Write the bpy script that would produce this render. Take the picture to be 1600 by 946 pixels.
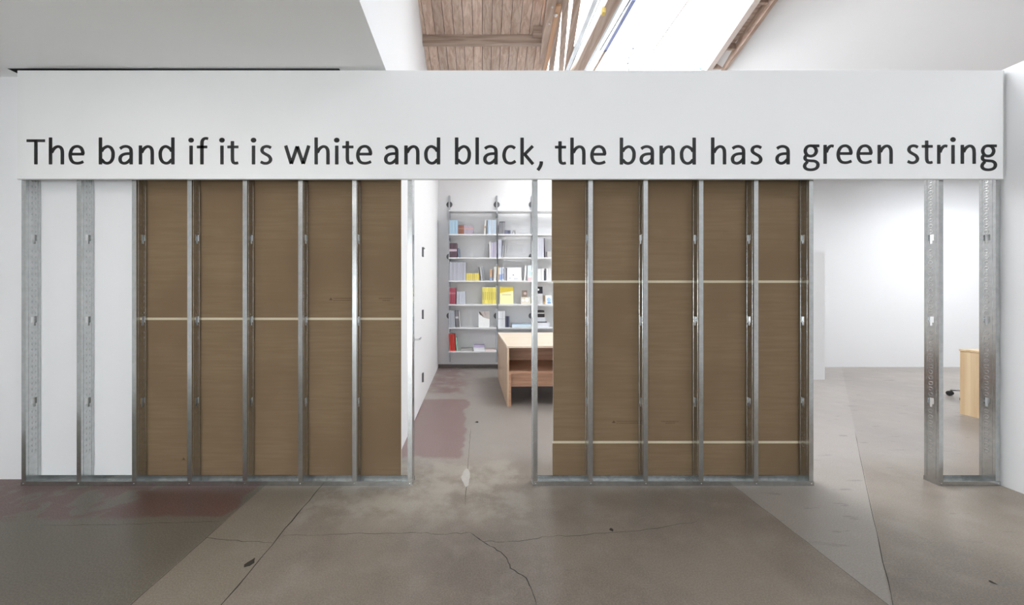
import bpy, bmesh, math, random
from mathutils import Vector, Matrix

# ------------------------------------------------------------------ scene reset
for o in list(bpy.data.objects):
    bpy.data.objects.remove(o, do_unlink=True)
S = bpy.context.scene
C = S.collection
random.seed(7)

# ------------------------------------------------------------------ camera
F = 584.0            # focal length in pixels of the 1600 px wide frame
VX, VY = 755.0, 458.0  # principal point
EYE = 1.42
D = 2.75             # distance of the front plane of the stud wall
cam = bpy.data.cameras.new('camera')
cam.sensor_width = 36.0
cam.lens = 36.0 * F / 1600.0
cam.shift_x = (800.0 - VX) / 1600.0
cam.shift_y = -(473.0 - VY) / 1600.0
cam.clip_start = 0.05
co = bpy.data.objects.new('camera', cam)
C.objects.link(co)
co.location = (0, 0, EYE)
co.rotation_euler = (math.pi / 2, 0, 0)
S.camera = co

# ------------------------------------------------------------------ world, lights, exposure
w = bpy.data.worlds.new('sky')
S.world = w
w.use_nodes = True
bg = w.node_tree.nodes['Background']
bg.inputs[0].default_value = (0.955, 0.975, 1.0, 1)
bg.inputs[1].default_value = 14.6

def area(name, loc, rot, sx, sy, power=None, color=(1, 1, 1), portal=False):
    l = bpy.data.lights.new(name, 'AREA')
    l.shape = 'RECTANGLE'; l.size = sx; l.size_y = sy
    l.color = color
    if power: l.energy = power
    if portal: l.cycles.is_portal = True
    o = bpy.data.objects.new(name, l); C.objects.link(o)
    o.location = loc; o.rotation_euler = rot
    return o

# openings that let the sky in, all but the first added for brightness (portals only guide the sampling)
area('skylight_portal', (2.15, 5.1, 5.08), (0, 0, 0), 2.4, 4.1, portal=True)
area('added_side_portal', (8.75, 5.0, 3.84), (0, 0, 0), 2.4, 2.3, portal=True)
area('added_front_portal', (-1.1, -3.22, 1.2), (math.pi / 2, 0, math.pi), 2.6, 1.5, portal=True)
area('added_hall_portal', (3.2, -0.9, 5.34), (0, 0, 0), 1.2, 2.2, portal=True)
# unseen fill lamps added under the low ceiling to brighten the room
area('fill_lamp', (-2.3, 1.35, 3.02), (0, 0, 0), 1.3, 0.18, 10, (1.0, 0.985, 0.95))
area('fill_lamp.001', (-2.3, -0.9, 3.02), (0, 0, 0), 1.3, 0.18, 10, (1.0, 0.985, 0.95))

vs = S.view_settings
vs.view_transform = 'Standard'
vs.look = 'None'
vs.gamma = 1.0
vs.use_curve_mapping = False
vs.exposure = 0.0

def X(px, Y): return (px - VX) * Y / F
def Z(py, Y): return EYE - (py - VY) * Y / F
def P(px, py, Y): return Vector((X(px, Y), Y, Z(py, Y)))

# ------------------------------------------------------------------ material helpers
def srgb(r, g, b):
    f = lambda c: (c / 255 / 12.92) if c / 255 <= 0.04045 else ((c / 255 + 0.055) / 1.055) ** 2.4
    return (f(r), f(g), f(b), 1)

class NT:
    def __init__(s, name):
        s.m = bpy.data.materials.new(name); s.m.use_nodes = True
        s.t = s.m.node_tree; s.N = s.t.nodes; s.L = s.t.links
        s.b = s.N['Principled BSDF']
    def n(s, kind, **kw):
        x = s.N.new(kind)
        for k, v in kw.items(): setattr(x, k, v)
        return x
    def put(s, sock, v):
        if isinstance(v, bpy.types.NodeSocket): s.L.new(v, sock)
        else: sock.default_value = v
    def math(s, op, a, b=None, c=None, clamp=False):
        x = s.n('ShaderNodeMath', operation=op, use_clamp=clamp)
        s.put(x.inputs[0], a)
        if b is not None: s.put(x.inputs[1], b)
        if c is not None: s.put(x.inputs[2], c)
        return x.outputs[0]
    def ss(s, v, a, b):            # smooth 0..1 as v goes a..b
        x = s.n('ShaderNodeMapRange', interpolation_type='SMOOTHSTEP')
        s.put(x.inputs['Value'], v); x.inputs['From Min'].default_value = a; x.inputs['From Max'].default_value = b
        return x.outputs['Result']
    def noise(s, vec=None, scale=5, detail=4, rough=0.5, dist=0.0):
        x = s.n('ShaderNodeTexNoise')
        x.inputs['Scale'].default_value = scale; x.inputs['Detail'].default_value = detail
        x.inputs['Roughness'].default_value = rough; x.inputs['Distortion'].default_value = dist
        if vec is not None: s.L.new(vec, x.inputs['Vector'])
        return x.outputs['Fac']
    def mix(s, fac, a, b):
        x = s.n('ShaderNodeMix', data_type='RGBA')
        s.put(x.inputs[0], fac); s.put(x.inputs[6], a); s.put(x.inputs[7], b)
        return x.outputs[2]
    def coord(s, which='Object', scale=(1, 1, 1)):
        tc = s.n('ShaderNodeTexCoord')
        mp = s.n('ShaderNodeMapping'); mp.inputs['Scale'].default_value = scale
        s.L.new(tc.outputs[which], mp.inputs['Vector'])
        return mp.outputs[0]
    def bump(s, h, strength=0.2, dist=0.01):
        x = s.n('ShaderNodeBump'); x.inputs['Strength'].default_value = strength; x.inputs['Distance'].default_value = dist
        s.L.new(h, x.inputs['Height']); s.L.new(x.outputs[0], s.b.inputs['Normal'])

def simple(name, col, rough=0.6, metal=0.0, var=0.06, scale=12, spec=0.4, emit=None):
    t = NT(name)
    v = t.coord('Object')
    f = t.noise(v, scale, 3)
    d = tuple(max(0, c * (1 - var * 2)) for c in col[:3]) + (1,)
    l = tuple(min(1, c * (1 + var)) for c in col[:3]) + (1,)
    t.put(t.b.inputs['Base Color'], t.mix(f, d, l))
    t.b.inputs['Roughness'].default_value = rough
    t.b.inputs['Metallic'].default_value = metal
    t.b.inputs['Specular IOR Level'].default_value = spec
    return t.m

def wood(name, c1, c2, axis=1, grain=18, rough=0.6, streak=0.5):
    t = NT(name)
    sc = [grain, grain, grain]; sc[axis] = grain * 0.06
    oi = t.n('ShaderNodeObjectInfo')
    tc = t.n('ShaderNodeTexCoord')
    add = t.n('ShaderNodeVectorMath', operation='ADD')
    mul = t.n('ShaderNodeVectorMath', operation='SCALE')
    cmb = t.n('ShaderNodeCombineXYZ')
    for k in range(3): t.L.new(oi.outputs['Random'], cmb.inputs[k])
    t.L.new(cmb.outputs[0], mul.inputs[0]); mul.inputs['Scale'].default_value = 13.0
    t.L.new(tc.outputs['Object'], add.inputs[0]); t.L.new(mul.outputs[0], add.inputs[1])
    mp = t.n('ShaderNodeMapping'); mp.inputs['Scale'].default_value = sc
    t.L.new(add.outputs[0], mp.inputs['Vector'])
    f = t.noise(mp.outputs[0], 1.0, 6, 0.6, 0.8)
    f = t.ss(f, 0.3, 0.7)
    col = t.mix(f, c1, c2)
    tone = t.math('MULTIPLY_ADD', oi.outputs['Random'], streak, 1.0 - streak * 0.5)
    hsv = t.n('ShaderNodeHueSaturation'); t.L.new(col, hsv.inputs['Color']); t.L.new(tone, hsv.inputs['Value'])
    t.L.new(hsv.outputs[0], t.b.inputs['Base Color'])
    t.b.inputs['Roughness'].default_value = rough
    t.bump(f, 0.15, 0.003)
    return t.m

M = {}
M['wall'] = simple('white_wall_paint', (0.84, 0.84, 0.85, 1), 0.85, var=0.01, scale=1.5, spec=0.2)
M['header'] = simple('white_header_paint', (0.82, 0.82, 0.82, 1), 0.75, var=0.01, scale=1.5, spec=0.25)
M['soffit'] = simple('soffit_paint', (0.84, 0.84, 0.83, 1), 0.85, var=0.01, scale=1.5, spec=0.2)
M['black'] = simple('black_gap', (0.006, 0.006, 0.006, 1), 0.9, var=0)
M['ink'] = simple('black_vinyl', (0.012, 0.012, 0.013, 1), 0.45, var=0.02)
M['bead'] = simple('edge_bead_metal', (0.62, 0.62, 0.6, 1), 0.5, 0.3, var=0.02)

# galvanised steel
t = NT('galvanised_steel')
v = t.coord('Object')
f = t.noise(v, 26, 5, 0.65)
f2 = t.noise(t.coord('Object', (40, 40, 1.2)), 1.0, 3)
t.put(t.b.inputs['Base Color'], t.mix(t.ss(f, 0.35, 0.65), (0.52, 0.535, 0.535, 1), (0.60, 0.615, 0.615, 1)))
t.b.inputs['Metallic'].default_value = 1.0
t.put(t.b.inputs['Roughness'], t.math('MULTIPLY_ADD', f2, 0.12, 0.18))
M['steel'] = t.m
M['screw'] = simple('screw_steel', (0.72, 0.72, 0.7, 1), 0.3, 1.0, var=0.02)

# drywall paper (brown back)
t = NT('brown_drywall_paper')
v = t.coord('Object', (3, 3, 60))
f = t.noise(v, 1.0, 4, 0.6)
g = t.noise(t.coord('Object'), 1.6, 3)
c = t.mix(t.ss(f, 0.3, 0.7), srgb(124, 104, 80), srgb(131, 111, 87))
c = t.mix(t.ss(g, 0.35, 0.7), c, srgb(120, 100, 77))
t.put(t.b.inputs['Base Color'], c)
t.b.inputs['Roughness'].default_value = 0.85
t.b.inputs['Specular IOR Level'].default_value = 0.2
M['paper'] = t.m
M['tape'] = simple('cream_edge_tape', srgb(200, 190, 165), 0.8, var=0.03, scale=40)
M['gypsum'] = simple('gypsum_core', srgb(225, 222, 215), 0.9, var=0.04, scale=60)
M['print'] = simple('brown_print', srgb(92, 72, 50), 0.85, var=0.05, scale=200)

# ------------------------------------------------------------------ floor material
t = NT('worn_concrete')
geo = t.n('ShaderNodeNewGeometry')
pos = geo.outputs['Position']
nz = t.n('ShaderNodeTexNoise'); nz.inputs['Scale'].default_value = 3.0; nz.inputs['Detail'].default_value = 5
t.L.new(pos, nz.inputs['Vector'])
sub = t.n('ShaderNodeVectorMath', operation='SUBTRACT'); t.L.new(nz.outputs['Color'], sub.inputs[0]); sub.inputs[1].default_value = (0.5, 0.5, 0.5)
scl = t.n('ShaderNodeVectorMath', operation='SCALE'); t.L.new(sub.outputs[0], scl.inputs[0]); scl.inputs['Scale'].default_value = 0.28
add = t.n('ShaderNodeVectorMath', operation='ADD'); t.L.new(pos, add.inputs[0]); t.L.new(scl.outputs[0], add.inputs[1])
sx = t.n('ShaderNodeSeparateXYZ'); t.L.new(pos, sx.inputs[0])
sd = t.n('ShaderNodeSeparateXYZ'); t.L.new(add.outputs[0], sd.inputs[0])
x, y = sx.outputs[0], sx.outputs[1]
xd, yd = sd.outputs[0], sd.outputs[1]
mul = lambda *a: a[0] if len(a) == 1 else t.math('MULTIPLY', a[0], mul(*a[1:]))
inv = lambda a: t.math('SUBTRACT', 1.0, a)
def band(v, a, b, s): return mul(t.ss(v, a - s, a + s), inv(t.ss(v, b - s, b + s)))
big = t.noise(pos, 0.9, 5, 0.6)
mid = t.noise(pos, 4.5, 6, 0.65)
fine = t.noise(pos, 130, 3, 0.7)
base = t.mix(t.ss(big, 0.35, 0.65), srgb(134, 123, 112), srgb(106, 96, 86))
base = t.mix(t.math('MULTIPLY', t.ss(mid, 0.45, 0.75), 0.5), base, srgb(150, 141, 131))
# greenish worn slab on the left, sanded trench strip, pale slab, paler floor behind the frames
leftm = inv(t.ss(x, -1.615, -1.595))
base = t.mix(mul(leftm, 0.85), base, t.mix(mid, srgb(64, 60, 48), srgb(94, 89, 74)))  # slab's own green, with the dimmer light on the left put into the tone
strip = band(x, -1.605, -1.19, 0.006)
base = t.mix(mul(strip, 0.45), base, srgb(128, 118, 102))
diag = t.math('SUBTRACT', x, t.math('MULTIPLY_ADD', y, 0.917, 0.30))     # seam across the right slab
pale = mul(t.ss(x, 1.835, 1.85), inv(t.ss(diag, -0.01, 0.01)))
base = t.mix(mul(pale, 0.55), base, srgb(164, 159, 154))
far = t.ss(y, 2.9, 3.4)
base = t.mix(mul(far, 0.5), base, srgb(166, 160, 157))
cream = mul(band(x, -1.19, 0.3, 0.05), band(yd, 2.3, 3.2, 0.12), t.ss(mid, 0.38, 0.6))
base = t.mix(mul(cream, 0.5), base, srgb(166, 159, 148))
# maroon paint remains
blot = t.ss(t.noise(pos, 5.0, 5, 0.6, 0.6), 0.42, 0.5)
m1 = mul(band(xd, -2.35, -1.66, 0.015), band(yd, 2.36, 3.0, 0.02))
m1b = mul(band(xd, -3.7, -2.1, 0.03), band(yd, 2.34, 3.0, 0.03), blot)
m1 = t.math('MAXIMUM', m1, m1b)
m1 = mul(m1, inv(t.ss(x, -1.615, -1.6)))
base = t.mix(mul(m1, 0.9), base, t.mix(mid, srgb(74, 34, 30), srgb(90, 48, 42)))
m2 = mul(band(xd, -1.2, -0.2, 0.02), band(yd, 3.2, 5.0, 0.03))
m3 = mul(band(xd, -1.2, -0.3, 0.12), band(yd, 5.28, 7.3, 0.05))
m2 = t.math('MAXIMUM', m2, mul(m3, t.ss(mid, 0.3, 0.6)))
base = t.mix(mul(m2, 0.8), base, t.mix(mid, srgb(108, 76, 78), srgb(132, 102, 102)))
# scuffs on the right
sc_v = t.n('ShaderNodeMapping'); sc_v.inputs['Rotation'].default_value = (0, 0, -0.5); sc_v.inputs['Scale'].default_value = (2.6, 11, 1)
t.L.new(pos, sc_v.inputs['Vector'])
scuff = mul(t.ss(t.noise(sc_v.outputs[0], 1.2, 3, 0.5), 0.64, 0.68), t.ss(x, 1.7, 2.2))
base = t.mix(mul(scuff, 0.55), base, srgb(98, 95, 92))
peb = t.ss(fine, 0.35, 0.7)
base = t.mix(0.22, base, t.mix(peb, srgb(92, 84, 76), srgb(176, 166, 155)))
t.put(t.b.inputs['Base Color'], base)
t.put(t.b.inputs['Roughness'], t.math('MULTIPLY_ADD', mid, 0.26, 0.22))
t.b.inputs['Specular IOR Level'].default_value = 0.38
t.bump(fine, 0.08, 0.001)
M['floor'] = t.m
M['crack'] = simple('dark_crack', srgb(58, 52, 47), 0.95, var=0.1, scale=30)
M['patchfill'] = simple('pale_filler', srgb(170, 165, 158), 0.8, var=0.08, scale=30)

M['roofwood'] = wood('weathered_roof_board', srgb(188, 160, 142), srgb(220, 200, 186), axis=1, grain=22, streak=0.35)
M['beamwood'] = wood('weathered_beam', srgb(150, 128, 114), srgb(190, 170, 156), axis=0, grain=18, streak=0.15)
M['trusswood'] = wood('truss_timber', srgb(146, 120, 104), srgb(184, 164, 150), axis=1, grain=18, streak=0.25)
M['orangewood'] = wood('orange_timber', srgb(176, 126, 86), srgb(190, 158, 130), axis=1, grain=18, streak=0.1)
M['railpaint'] = simple('whitewashed_timber', srgb(226, 214, 208), 0.7, var=0.05)
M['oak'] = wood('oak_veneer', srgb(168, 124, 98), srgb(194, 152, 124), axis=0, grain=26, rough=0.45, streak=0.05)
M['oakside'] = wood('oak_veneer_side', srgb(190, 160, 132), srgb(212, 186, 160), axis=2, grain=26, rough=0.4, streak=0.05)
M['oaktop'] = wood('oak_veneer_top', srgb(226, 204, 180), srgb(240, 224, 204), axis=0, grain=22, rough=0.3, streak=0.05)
M['ply'] = wood('pine_plywood', srgb(206, 174, 134), srgb(226, 202, 166), axis=2, grain=9, rough=0.55, streak=0.02)
M['greymetal'] = simple('grey_metal', (0.55, 0.58, 0.6, 1), 0.4, 0.6, var=0.05)
M['bluemetal'] = simple('blue_grey_rail', srgb(138, 146, 186), 0.4, 0.2, var=0.05)
M['chrome'] = simple('chrome', (0.75, 0.75, 0.76, 1), 0.12, 1.0, var=0.0)
M['rubber'] = simple('black_rubber', (0.02, 0.02, 0.02, 1), 0.5, var=0.1)
M['shelfwhite'] = simple('white_shelf_lacquer', (0.82, 0.82, 0.83, 1), 0.4, var=0.01)
M['alu'] = simple('aluminium_track', (0.5, 0.51, 0.53, 1), 0.42, 0.55, var=0.03)
M['disc'] = simple('dark_grey_fixing', (0.16, 0.16, 0.17, 1), 0.5, 0.2, var=0.05)
M['skirt'] = simple('grey_skirting', srgb(120, 114, 110), 0.7, var=0.05)
M['pages'] = simple('book_pages', srgb(236, 232, 224), 0.9, var=0.03, scale=80)
M['leaf'] = simple('blue_grey_leaves', srgb(150, 178, 205), 0.7, var=0.1, scale=30)
M['yellowtag'] = simple('yellow_tag', srgb(214, 190, 110), 0.7, var=0.05)

t = NT('skylight_glass')
tr = t.n('ShaderNodeBsdfTransparent'); tr.inputs[0].default_value = (0.94, 0.95, 0.95, 1)
gl = t.n('ShaderNodeBsdfGlossy'); gl.inputs['Roughness'].default_value = 0.1
mx = t.n('ShaderNodeMixShader'); mx.inputs[0].default_value = 0.04
t.L.new(tr.outputs[0], mx.inputs[1]); t.L.new(gl.outputs[0], mx.inputs[2])
t.L.new(mx.outputs[0], t.N['Material Output'].inputs['Surface'])
M['glass'] = t.m

# ------------------------------------------------------------------ mesh helpers
def obj(name, bm, mats, parent=None, smooth=False):
    me = bpy.data.meshes.new(name)
    bmesh.ops.recalc_face_normals(bm, faces=bm.faces[:])
    bm.to_mesh(me); bm.free()
    if not isinstance(mats, (list, tuple)): mats = [mats]
    for m in mats: me.materials.append(M[m] if isinstance(m, str) else m)
    if smooth:
        for p in me.polygons: p.use_smooth = True
    o = bpy.data.objects.new(name, me); C.objects.link(o)
    if parent: o.parent = parent
    return o
def bx(bm, x0, x1, y0, y1, z0, z1, mat=0):
    vs_ = [bm.verts.new((x, y, z)) for x in (x0, x1) for y in (y0, y1) for z in (z0, z1)]
    for q in ((0, 1, 3, 2), (4, 6, 7, 5), (0, 4, 5, 1), (2, 3, 7, 6), (0, 2, 6, 4), (1, 5, 7, 3)):
        f_ = bm.faces.new([vs_[i] for i in q]); f_.material_index = mat
    return vs_
def box(name, x0, x1, y0, y1, z0, z1, m, parent=None, bevel=0.0):
    bm = bmesh.new(); bx(bm, x0, x1, y0, y1, z0, z1)
    if bevel: bmesh.ops.bevel(bm, geom=bm.edges[:], offset=bevel, segments=1, affect='EDGES')
    return obj(name, bm, m, parent)
def beam(bm, a, b, wdt, hgt, mat=0, up=Vector((0, 0, 1))):
    a, b = Vector(a), Vector(b)
    d = (b - a).normalized(); s = d.cross(up).normalized(); u = s.cross(d).normalized()
    q = []
    for p in (a, b):
        for i, j in ((-1, -1), (1, -1), (1, 1), (-1, 1)):
            q.append(bm.verts.new(p + s * (wdt / 2 * i) + u * (hgt / 2 * j)))
    for f_ in ((0, 1, 2, 3), (7, 6, 5, 4), (0, 4, 5, 1), (1, 5, 6, 2), (2, 6, 7, 3), (3, 7, 4, 0)):
        bm.faces.new([q[i] for i in f_]).material_index = mat
def tube(bm, pts, r, n=8, mat=0):
    rings = []
    for i, p in enumerate(pts):
        p = Vector(p)
        d = (Vector(pts[min(i + 1, len(pts) - 1)]) - Vector(pts[max(i - 1, 0)])).normalized()
        up = Vector((0, 0, 1)) if abs(d.z) < 0.9 else Vector((1, 0, 0))
        s = d.cross(up).normalized(); u = s.cross(d)
        rr = r[i] if isinstance(r, (list, tuple)) else r
        rings.append([bm.verts.new(p + s * rr * math.cos(2 * math.pi * k / n) + u * rr * math.sin(2 * math.pi * k / n)) for k in range(n)])
    for a, b in zip(rings, rings[1:]):
        for k in range(n):
            bm.faces.new((a[k], a[(k + 1) % n], b[(k + 1) % n], b[k])).material_index = mat
    bm.faces.new(rings[0][::-1]).material_index = mat; bm.faces.new(rings[-1]).material_index = mat
def empty(name, loc=(0, 0, 0), rz=0):
    o = bpy.data.objects.new(name, None); C.objects.link(o)
    o.location = loc; o.rotation_euler = (0, 0, rz); o.empty_display_size = 0.1
    return o
def tag(o, label, cat, group=None):
    o['label'] = label; o['category'] = cat
    if group: o['group'] = group
    return o
def struct(o, label=None):
    o['kind'] = 'structure'
    if label: o['label'] = label
    return o

# ------------------------------------------------------------------ the setting
YB = 7.15                                   # back wall
wl = lambda Y: -0.629 - 0.0325 * Y          # face of the wall that runs back beside the books
CZ = 3.067                                  # low ceiling
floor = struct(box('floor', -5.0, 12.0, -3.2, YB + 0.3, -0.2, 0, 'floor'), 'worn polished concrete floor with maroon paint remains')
struct(box('wall_back', -2.0, 12.0, YB, YB + 0.15, 0, 5.3, 'wall'), 'white back wall behind the bookshelves')
struct(box('wall_left', -4.7, X(211, 2.846), 2.846, 2.95, 0, CZ, 'wall'), 'white wall behind the two open stud bays')
struct(box('wall_side', -4.7, -4.6, -3.1, 2.846, 0, CZ, 'wall'))
struct(box('wall_right', 3.815, 3.95, -3.1, 2.86, 0, 3.06, 'wall'), 'white side wall where the stud wall ends')
wf = struct(empty('wall_front', (0, -3.15, 0)))
for a in ((-4.7, -2.4, 0, 5.3), (0.2, 12.0, 0, 5.3), (-2.4, 0.2, 0, 0.45), (-2.4, 0.2, 1.95, 5.3)):
    box('wall_panel', a[0], a[1], -0.05, 0.05, a[2], a[3], 'wall', wf)
sky4 = struct(empty('added_window_front', (-1.1, -3.15, 0.45)), 'unseen window added in the front wall to brighten the room')  # opening added behind the camera for frontal light
for k in range(2):
    box('pane', -1.3 + 1.3 * k, -0.02 + 1.3 * k, -0.003, 0.003, 0, 1.5, 'glass', sky4)
struct(box('wall_far_right', 11.9, 12.0, -3.1, YB, 0, 5.3, 'wall'))
# wall beside the books, which goes up as the side of the low ceiling
bm = bmesh.new()
prof = [(-3.1, CZ), (2.862, CZ), (2.862, 0), (YB, 0), (YB, 5.3), (-3.1, 5.3)]
fr = [bm.verts.new((wl(a), a, b)) for a, b in prof]; bk = [bm.verts.new((wl(a) - 0.12, a, b)) for a, b in prof]
bm.faces.new(fr); bm.faces.new(bk[::-1])
for i in range(len(prof)):
    j = (i + 1) % len(prof); bm.faces.new((fr[i], fr[j], bk[j], bk[i])).material_index = 1 if i == 0 else 0
struct(obj('wall_inner', bm, ['wall', 'soffit']), 'white wall with the flush door, running back to the books')
# low ceiling left
bm = bmesh.new()
vs4 = [(-4.7, -3.1), (wl(-3.1) - 0.119, -3.1), (wl(2.95) - 0.119, 2.95), (-4.7, 2.95)]
lo = [bm.verts.new((a, b, CZ)) for a, b in vs4]; hi = [bm.verts.new((a, b, CZ + 0.1)) for a, b in vs4]
bm.faces.new(lo); bm.faces.new(hi)
for i in range(4): bm.faces.new((lo[i], lo[(i + 1) % 4], hi[(i + 1) % 4], hi[i]))
ceil = struct(obj('ceiling', bm, 'soffit'), 'low pale grey ceiling with a black shadow gap')
box('shadow_gap', X(12, 2.742), X(530, 2.742), 2.741, 2.80, CZ - 0.0015, CZ + 0.0005, 'black', ceil)

# plank roof over the books
rz = lambda Y: 6.216 - 0.3 * Y
roof = struct(empty('ceiling', (0, 5.0, rz(5.0))), 'weathered plank roof on a purlin')
nrm = Vector((0, 0.3, 1)).normalized()
i = 0; px0 = -1.10
pl_mesh = None
while px0 < 0.74:
    if pl_mesh is None:
        bm = bmesh.new()
        vs_ = bx(bm, 0.002, 0.117, -1.75, 2.2, 0, 0.025)
        for v_ in bm.verts: v_.co.z += -0.3 * v_.co.y
        o = obj('plank', bm, 'roofwood', roof); pl_mesh = o.data
    else:
        o = bpy.data.objects.new('plank', pl_mesh); C.objects.link(o); o.parent = roof
    o.location = (px0, 0, random.uniform(-0.003, 0.003))
    px0 += 0.121
bm = bmesh.new(); bx(bm, -1.0, X(851, 4.83), 4.834 - 5, 4.9 - 5, 4.652 - rz(5.0), 4.80 - rz(5.0))
obj('purlin', bm, 'beamwood', roof)
bm = bmesh.new(); bx(bm, X(833, 4.75), X(850, 4.75), 4.72 - 5, 4.83 - 5, Z(52, 4.75) - rz(5.0), Z(37, 4.75) - rz(5.0) )
obj('blocking', bm, 'beamwood', roof)
# decking above the boards keeps the daylight out of the joints
bm = bmesh.new()
bx(bm, -1.2, 0.76, -1.75, 2.2, 0.032, 0.06)
for v_ in bm.verts: v_.co.z += -0.3 * v_.co.y
obj('decking', bm, 'black', roof)

# hall roof over and behind the camera, with an opening added to brighten the hall
hr = struct(empty('ceiling', (0, 0, 5.25)), 'white hall ceiling')
for a in ((-1.0, 2.6, -3.1, 3.28), (2.6, 3.8, -3.1, -2.0), (2.6, 3.8, 0.2, 3.1), (3.8, 12.0, -3.1, 3.1)):
    box('ceiling_panel', a[0], a[1], a[2], a[3], 0, 0.1, 'wall', hr)
wr = struct(empty('ceiling', (3.37, 3.1, 4.9)), 'white ceiling sloping down beside the skylight')
bm = bmesh.new()
for v_ in bx(bm, 0, 1.83, 0, YB - 3.1, 0, 0.1): v_.co.z -= 0.68 * v_.co.x
obj('ceiling_panel', bm, 'wall', wr)
zc = -0.68 * 1.83
for a in ((5.2, 7.55, 3.1, YB), (9.95, 12.0, 3.1, YB), (7.55, 9.95, 3.1, 3.85), (7.55, 9.95, 6.15, YB)):
    box('ceiling_panel', a[0] - 3.37, a[1] - 3.37, a[2] - 3.1, a[3] - 3.1, zc, zc + 0.1, 'wall', wr)
bm = bmesh.new()
pf = [(3.37, 4.93), (5.2, 3.69), (12.0, 3.69), (12.0, 5.3), (3.37, 5.3)]
fa = [bm.verts.new((a, 3.11, b)) for a, b in pf]; fb = [bm.verts.new((a, 3.2, b)) for a, b in pf]
bm.faces.new(fa); bm.faces.new(fb[::-1])
for k in range(5): bm.faces.new((fa[k], fa[(k + 1) % 5], fb[(k + 1) % 5], fb[k]))
struct(obj('sky_leak_wall', bm, 'wall'))  # unseen wall added to stop sky light leaking over the sloped ceiling
struct(box('ceiling', -4.7, -0.9, 2.96, YB, CZ, CZ + 0.1, 'soffit'))  # unseen lid added to keep daylight from leaking in behind the boards
struct(box('leak_block_wall', -4.7, -4.6, 2.96, YB, 0, CZ, 'wall'))  # added to close the same hidden space against stray daylight
sky3 = struct(empty('added_window_side', (8.75, 5.0, 3.74)), 'unseen skylight added to brighten the side room')  # added out of view to lift the side room's light
for k in range(3):
    box('pane', -1.2 + 0.8 * k, -0.41 + 0.8 * k, -1.15, 1.15, 0, 0.006, 'glass', sky3)
struct(box('ceiling', 0.76, 3.37, 6.95, YB, 4.95, 5.05, 'wall'))

# skylight
sky = struct(empty('window_1', (2.1, 5.0, 5.0)), 'long roof skylight with clear panes')
for k in range(3):
    x0 = 0.80 + k * 0.86
    box('pane', x0 - 2.1, x0 + 0.84 - 2.1, -1.9, 1.95, 0.02, 0.026, 'glass', sky)
for k in range(1, 3):
    box('glazing_bar', 0.80 + k * 0.86 - 0.02 - 2.1, 0.80 + k * 0.86 - 2.1, -1.9, 1.95, 0.0, 0.03, 'railpaint', sky)
sky2 = struct(empty('added_window_hall', (3.2, -0.9, 5.28)), 'unseen skylight added to brighten the hall')  # added overhead, out of view, for more light in the hall
for k in range(2):
    box('pane', -0.6 + 0.6 * k, -0.01 + 0.6 * k, -1.1, 1.1, 0, 0.006, 'glass', sky2)

ZT = 4.8
def Yz(py, zz=ZT): return (zz - EYE) * F / (VY - py)
def member(bm, p0, p1, wpx, hgt=0.12, zz=ZT, ext=0.35, mat=0, dz=0.0):
    """timber through two sight lines at height zz, carried on past both ends"""
    a = P(p0[0], p0[1], Yz(p0[1], zz)); b = P(p1[0], p1[1], Yz(p1[1], zz))
    d = b - a
    wd = wpx * Yz(55, zz) / F
    up_ = Vector((0, 0, dz))
    beam(bm, a - d * ext + up_, b + d * ext + up_, wd, hgt)
truss = tag(empty('roof_truss', (0.9, 5.0, 4.8)), 'bolted brown timber roof truss between plank roof and skylight', 'truss')
def tpart(name, m, fn):
    bm = bmesh.new(); fn(bm)
    for v_ in bm.verts: v_.co -= Vector((0.9, 5.0, 4.8))
    return obj(name, bm, m, truss)
tpart('chord', 'trusswood', lambda b: member(b, (861, 0), (845.5, 110), 13, 0.16, 4.72))
tpart('strut', 'orangewood', lambda b: member(b, (870, 20), (851, 110), 7, 0.06, 4.66, 0.12))
tpart('strut', 'trusswood', lambda b: member(b, (874, 0), (861, 110), 9, 0.08, 4.70, 0.3))
tpart('post', 'trusswood', lambda b: member(b, (884, 0), (876.5, 110), 9, 0.08, 4.74, 0.3))
tpart('post', 'trusswood', lambda b: member(b, (901.5, 0), (886, 110), 10.5, 0.06, 4.82, 0.3))
for (bxp, byp, br) in ((868.4, 23.7, 2.8), (863, 11, 1.5), (858.3, 37, 1.7)):
    def bolt(b, bxp=bxp, byp=byp, br=br):
        c_ = P(bxp, byp, Yz(byp, 4.72) - 0.14)
        m_ = Matrix.Translation(c_)
        bmesh.ops.create_icosphere(b, subdivisions=2, radius=br * c_.y / F, matrix=m_)
    tpart('bolt', 'screw', bolt)

curb = tag(empty('skylight_beam', (1.4, 5.0, 4.8)), 'big brown timber beam with metal rails at the skylight edge', 'beam')
def cpart(name, m, fn):
    bm = bmesh.new(); fn(bm)
    for v_ in bm.verts: v_.co -= Vector((1.4, 5.0, 4.8))
    return obj(name, bm, m, curb)
cpart('timber', 'trusswood', lambda b: member(b, (956, 0), (901, 110), 18, 0.13))
cpart('gutter', 'greymetal', lambda b: member(b, (930, 0), (886, 110), 7, 0.03))
cpart('dark_gap_strip', 'disc', lambda b: member(b, (938, 0), (889.5, 110), 1.3, 0.02))  # dark strip drawn for the shaded gap beside the timber
cpart('edge_strip', 'greymetal', lambda b: member(b, (968, 0), (912, 110), 5, 0.10))
cpart('rail', 'disc', lambda b: member(b, (984, 0), (938, 78), 2.2, 0.015, ext=0.02))
cpart('rail', 'bluemetal', lambda b: member(b, (990, 0), (946, 78), 6.0, 0.03, ext=0.02))
cpart('rail', 'beamwood', lambda b: member(b, (946, 78), (927, 111), 4.5, 0.03, ext=0.02))
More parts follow.
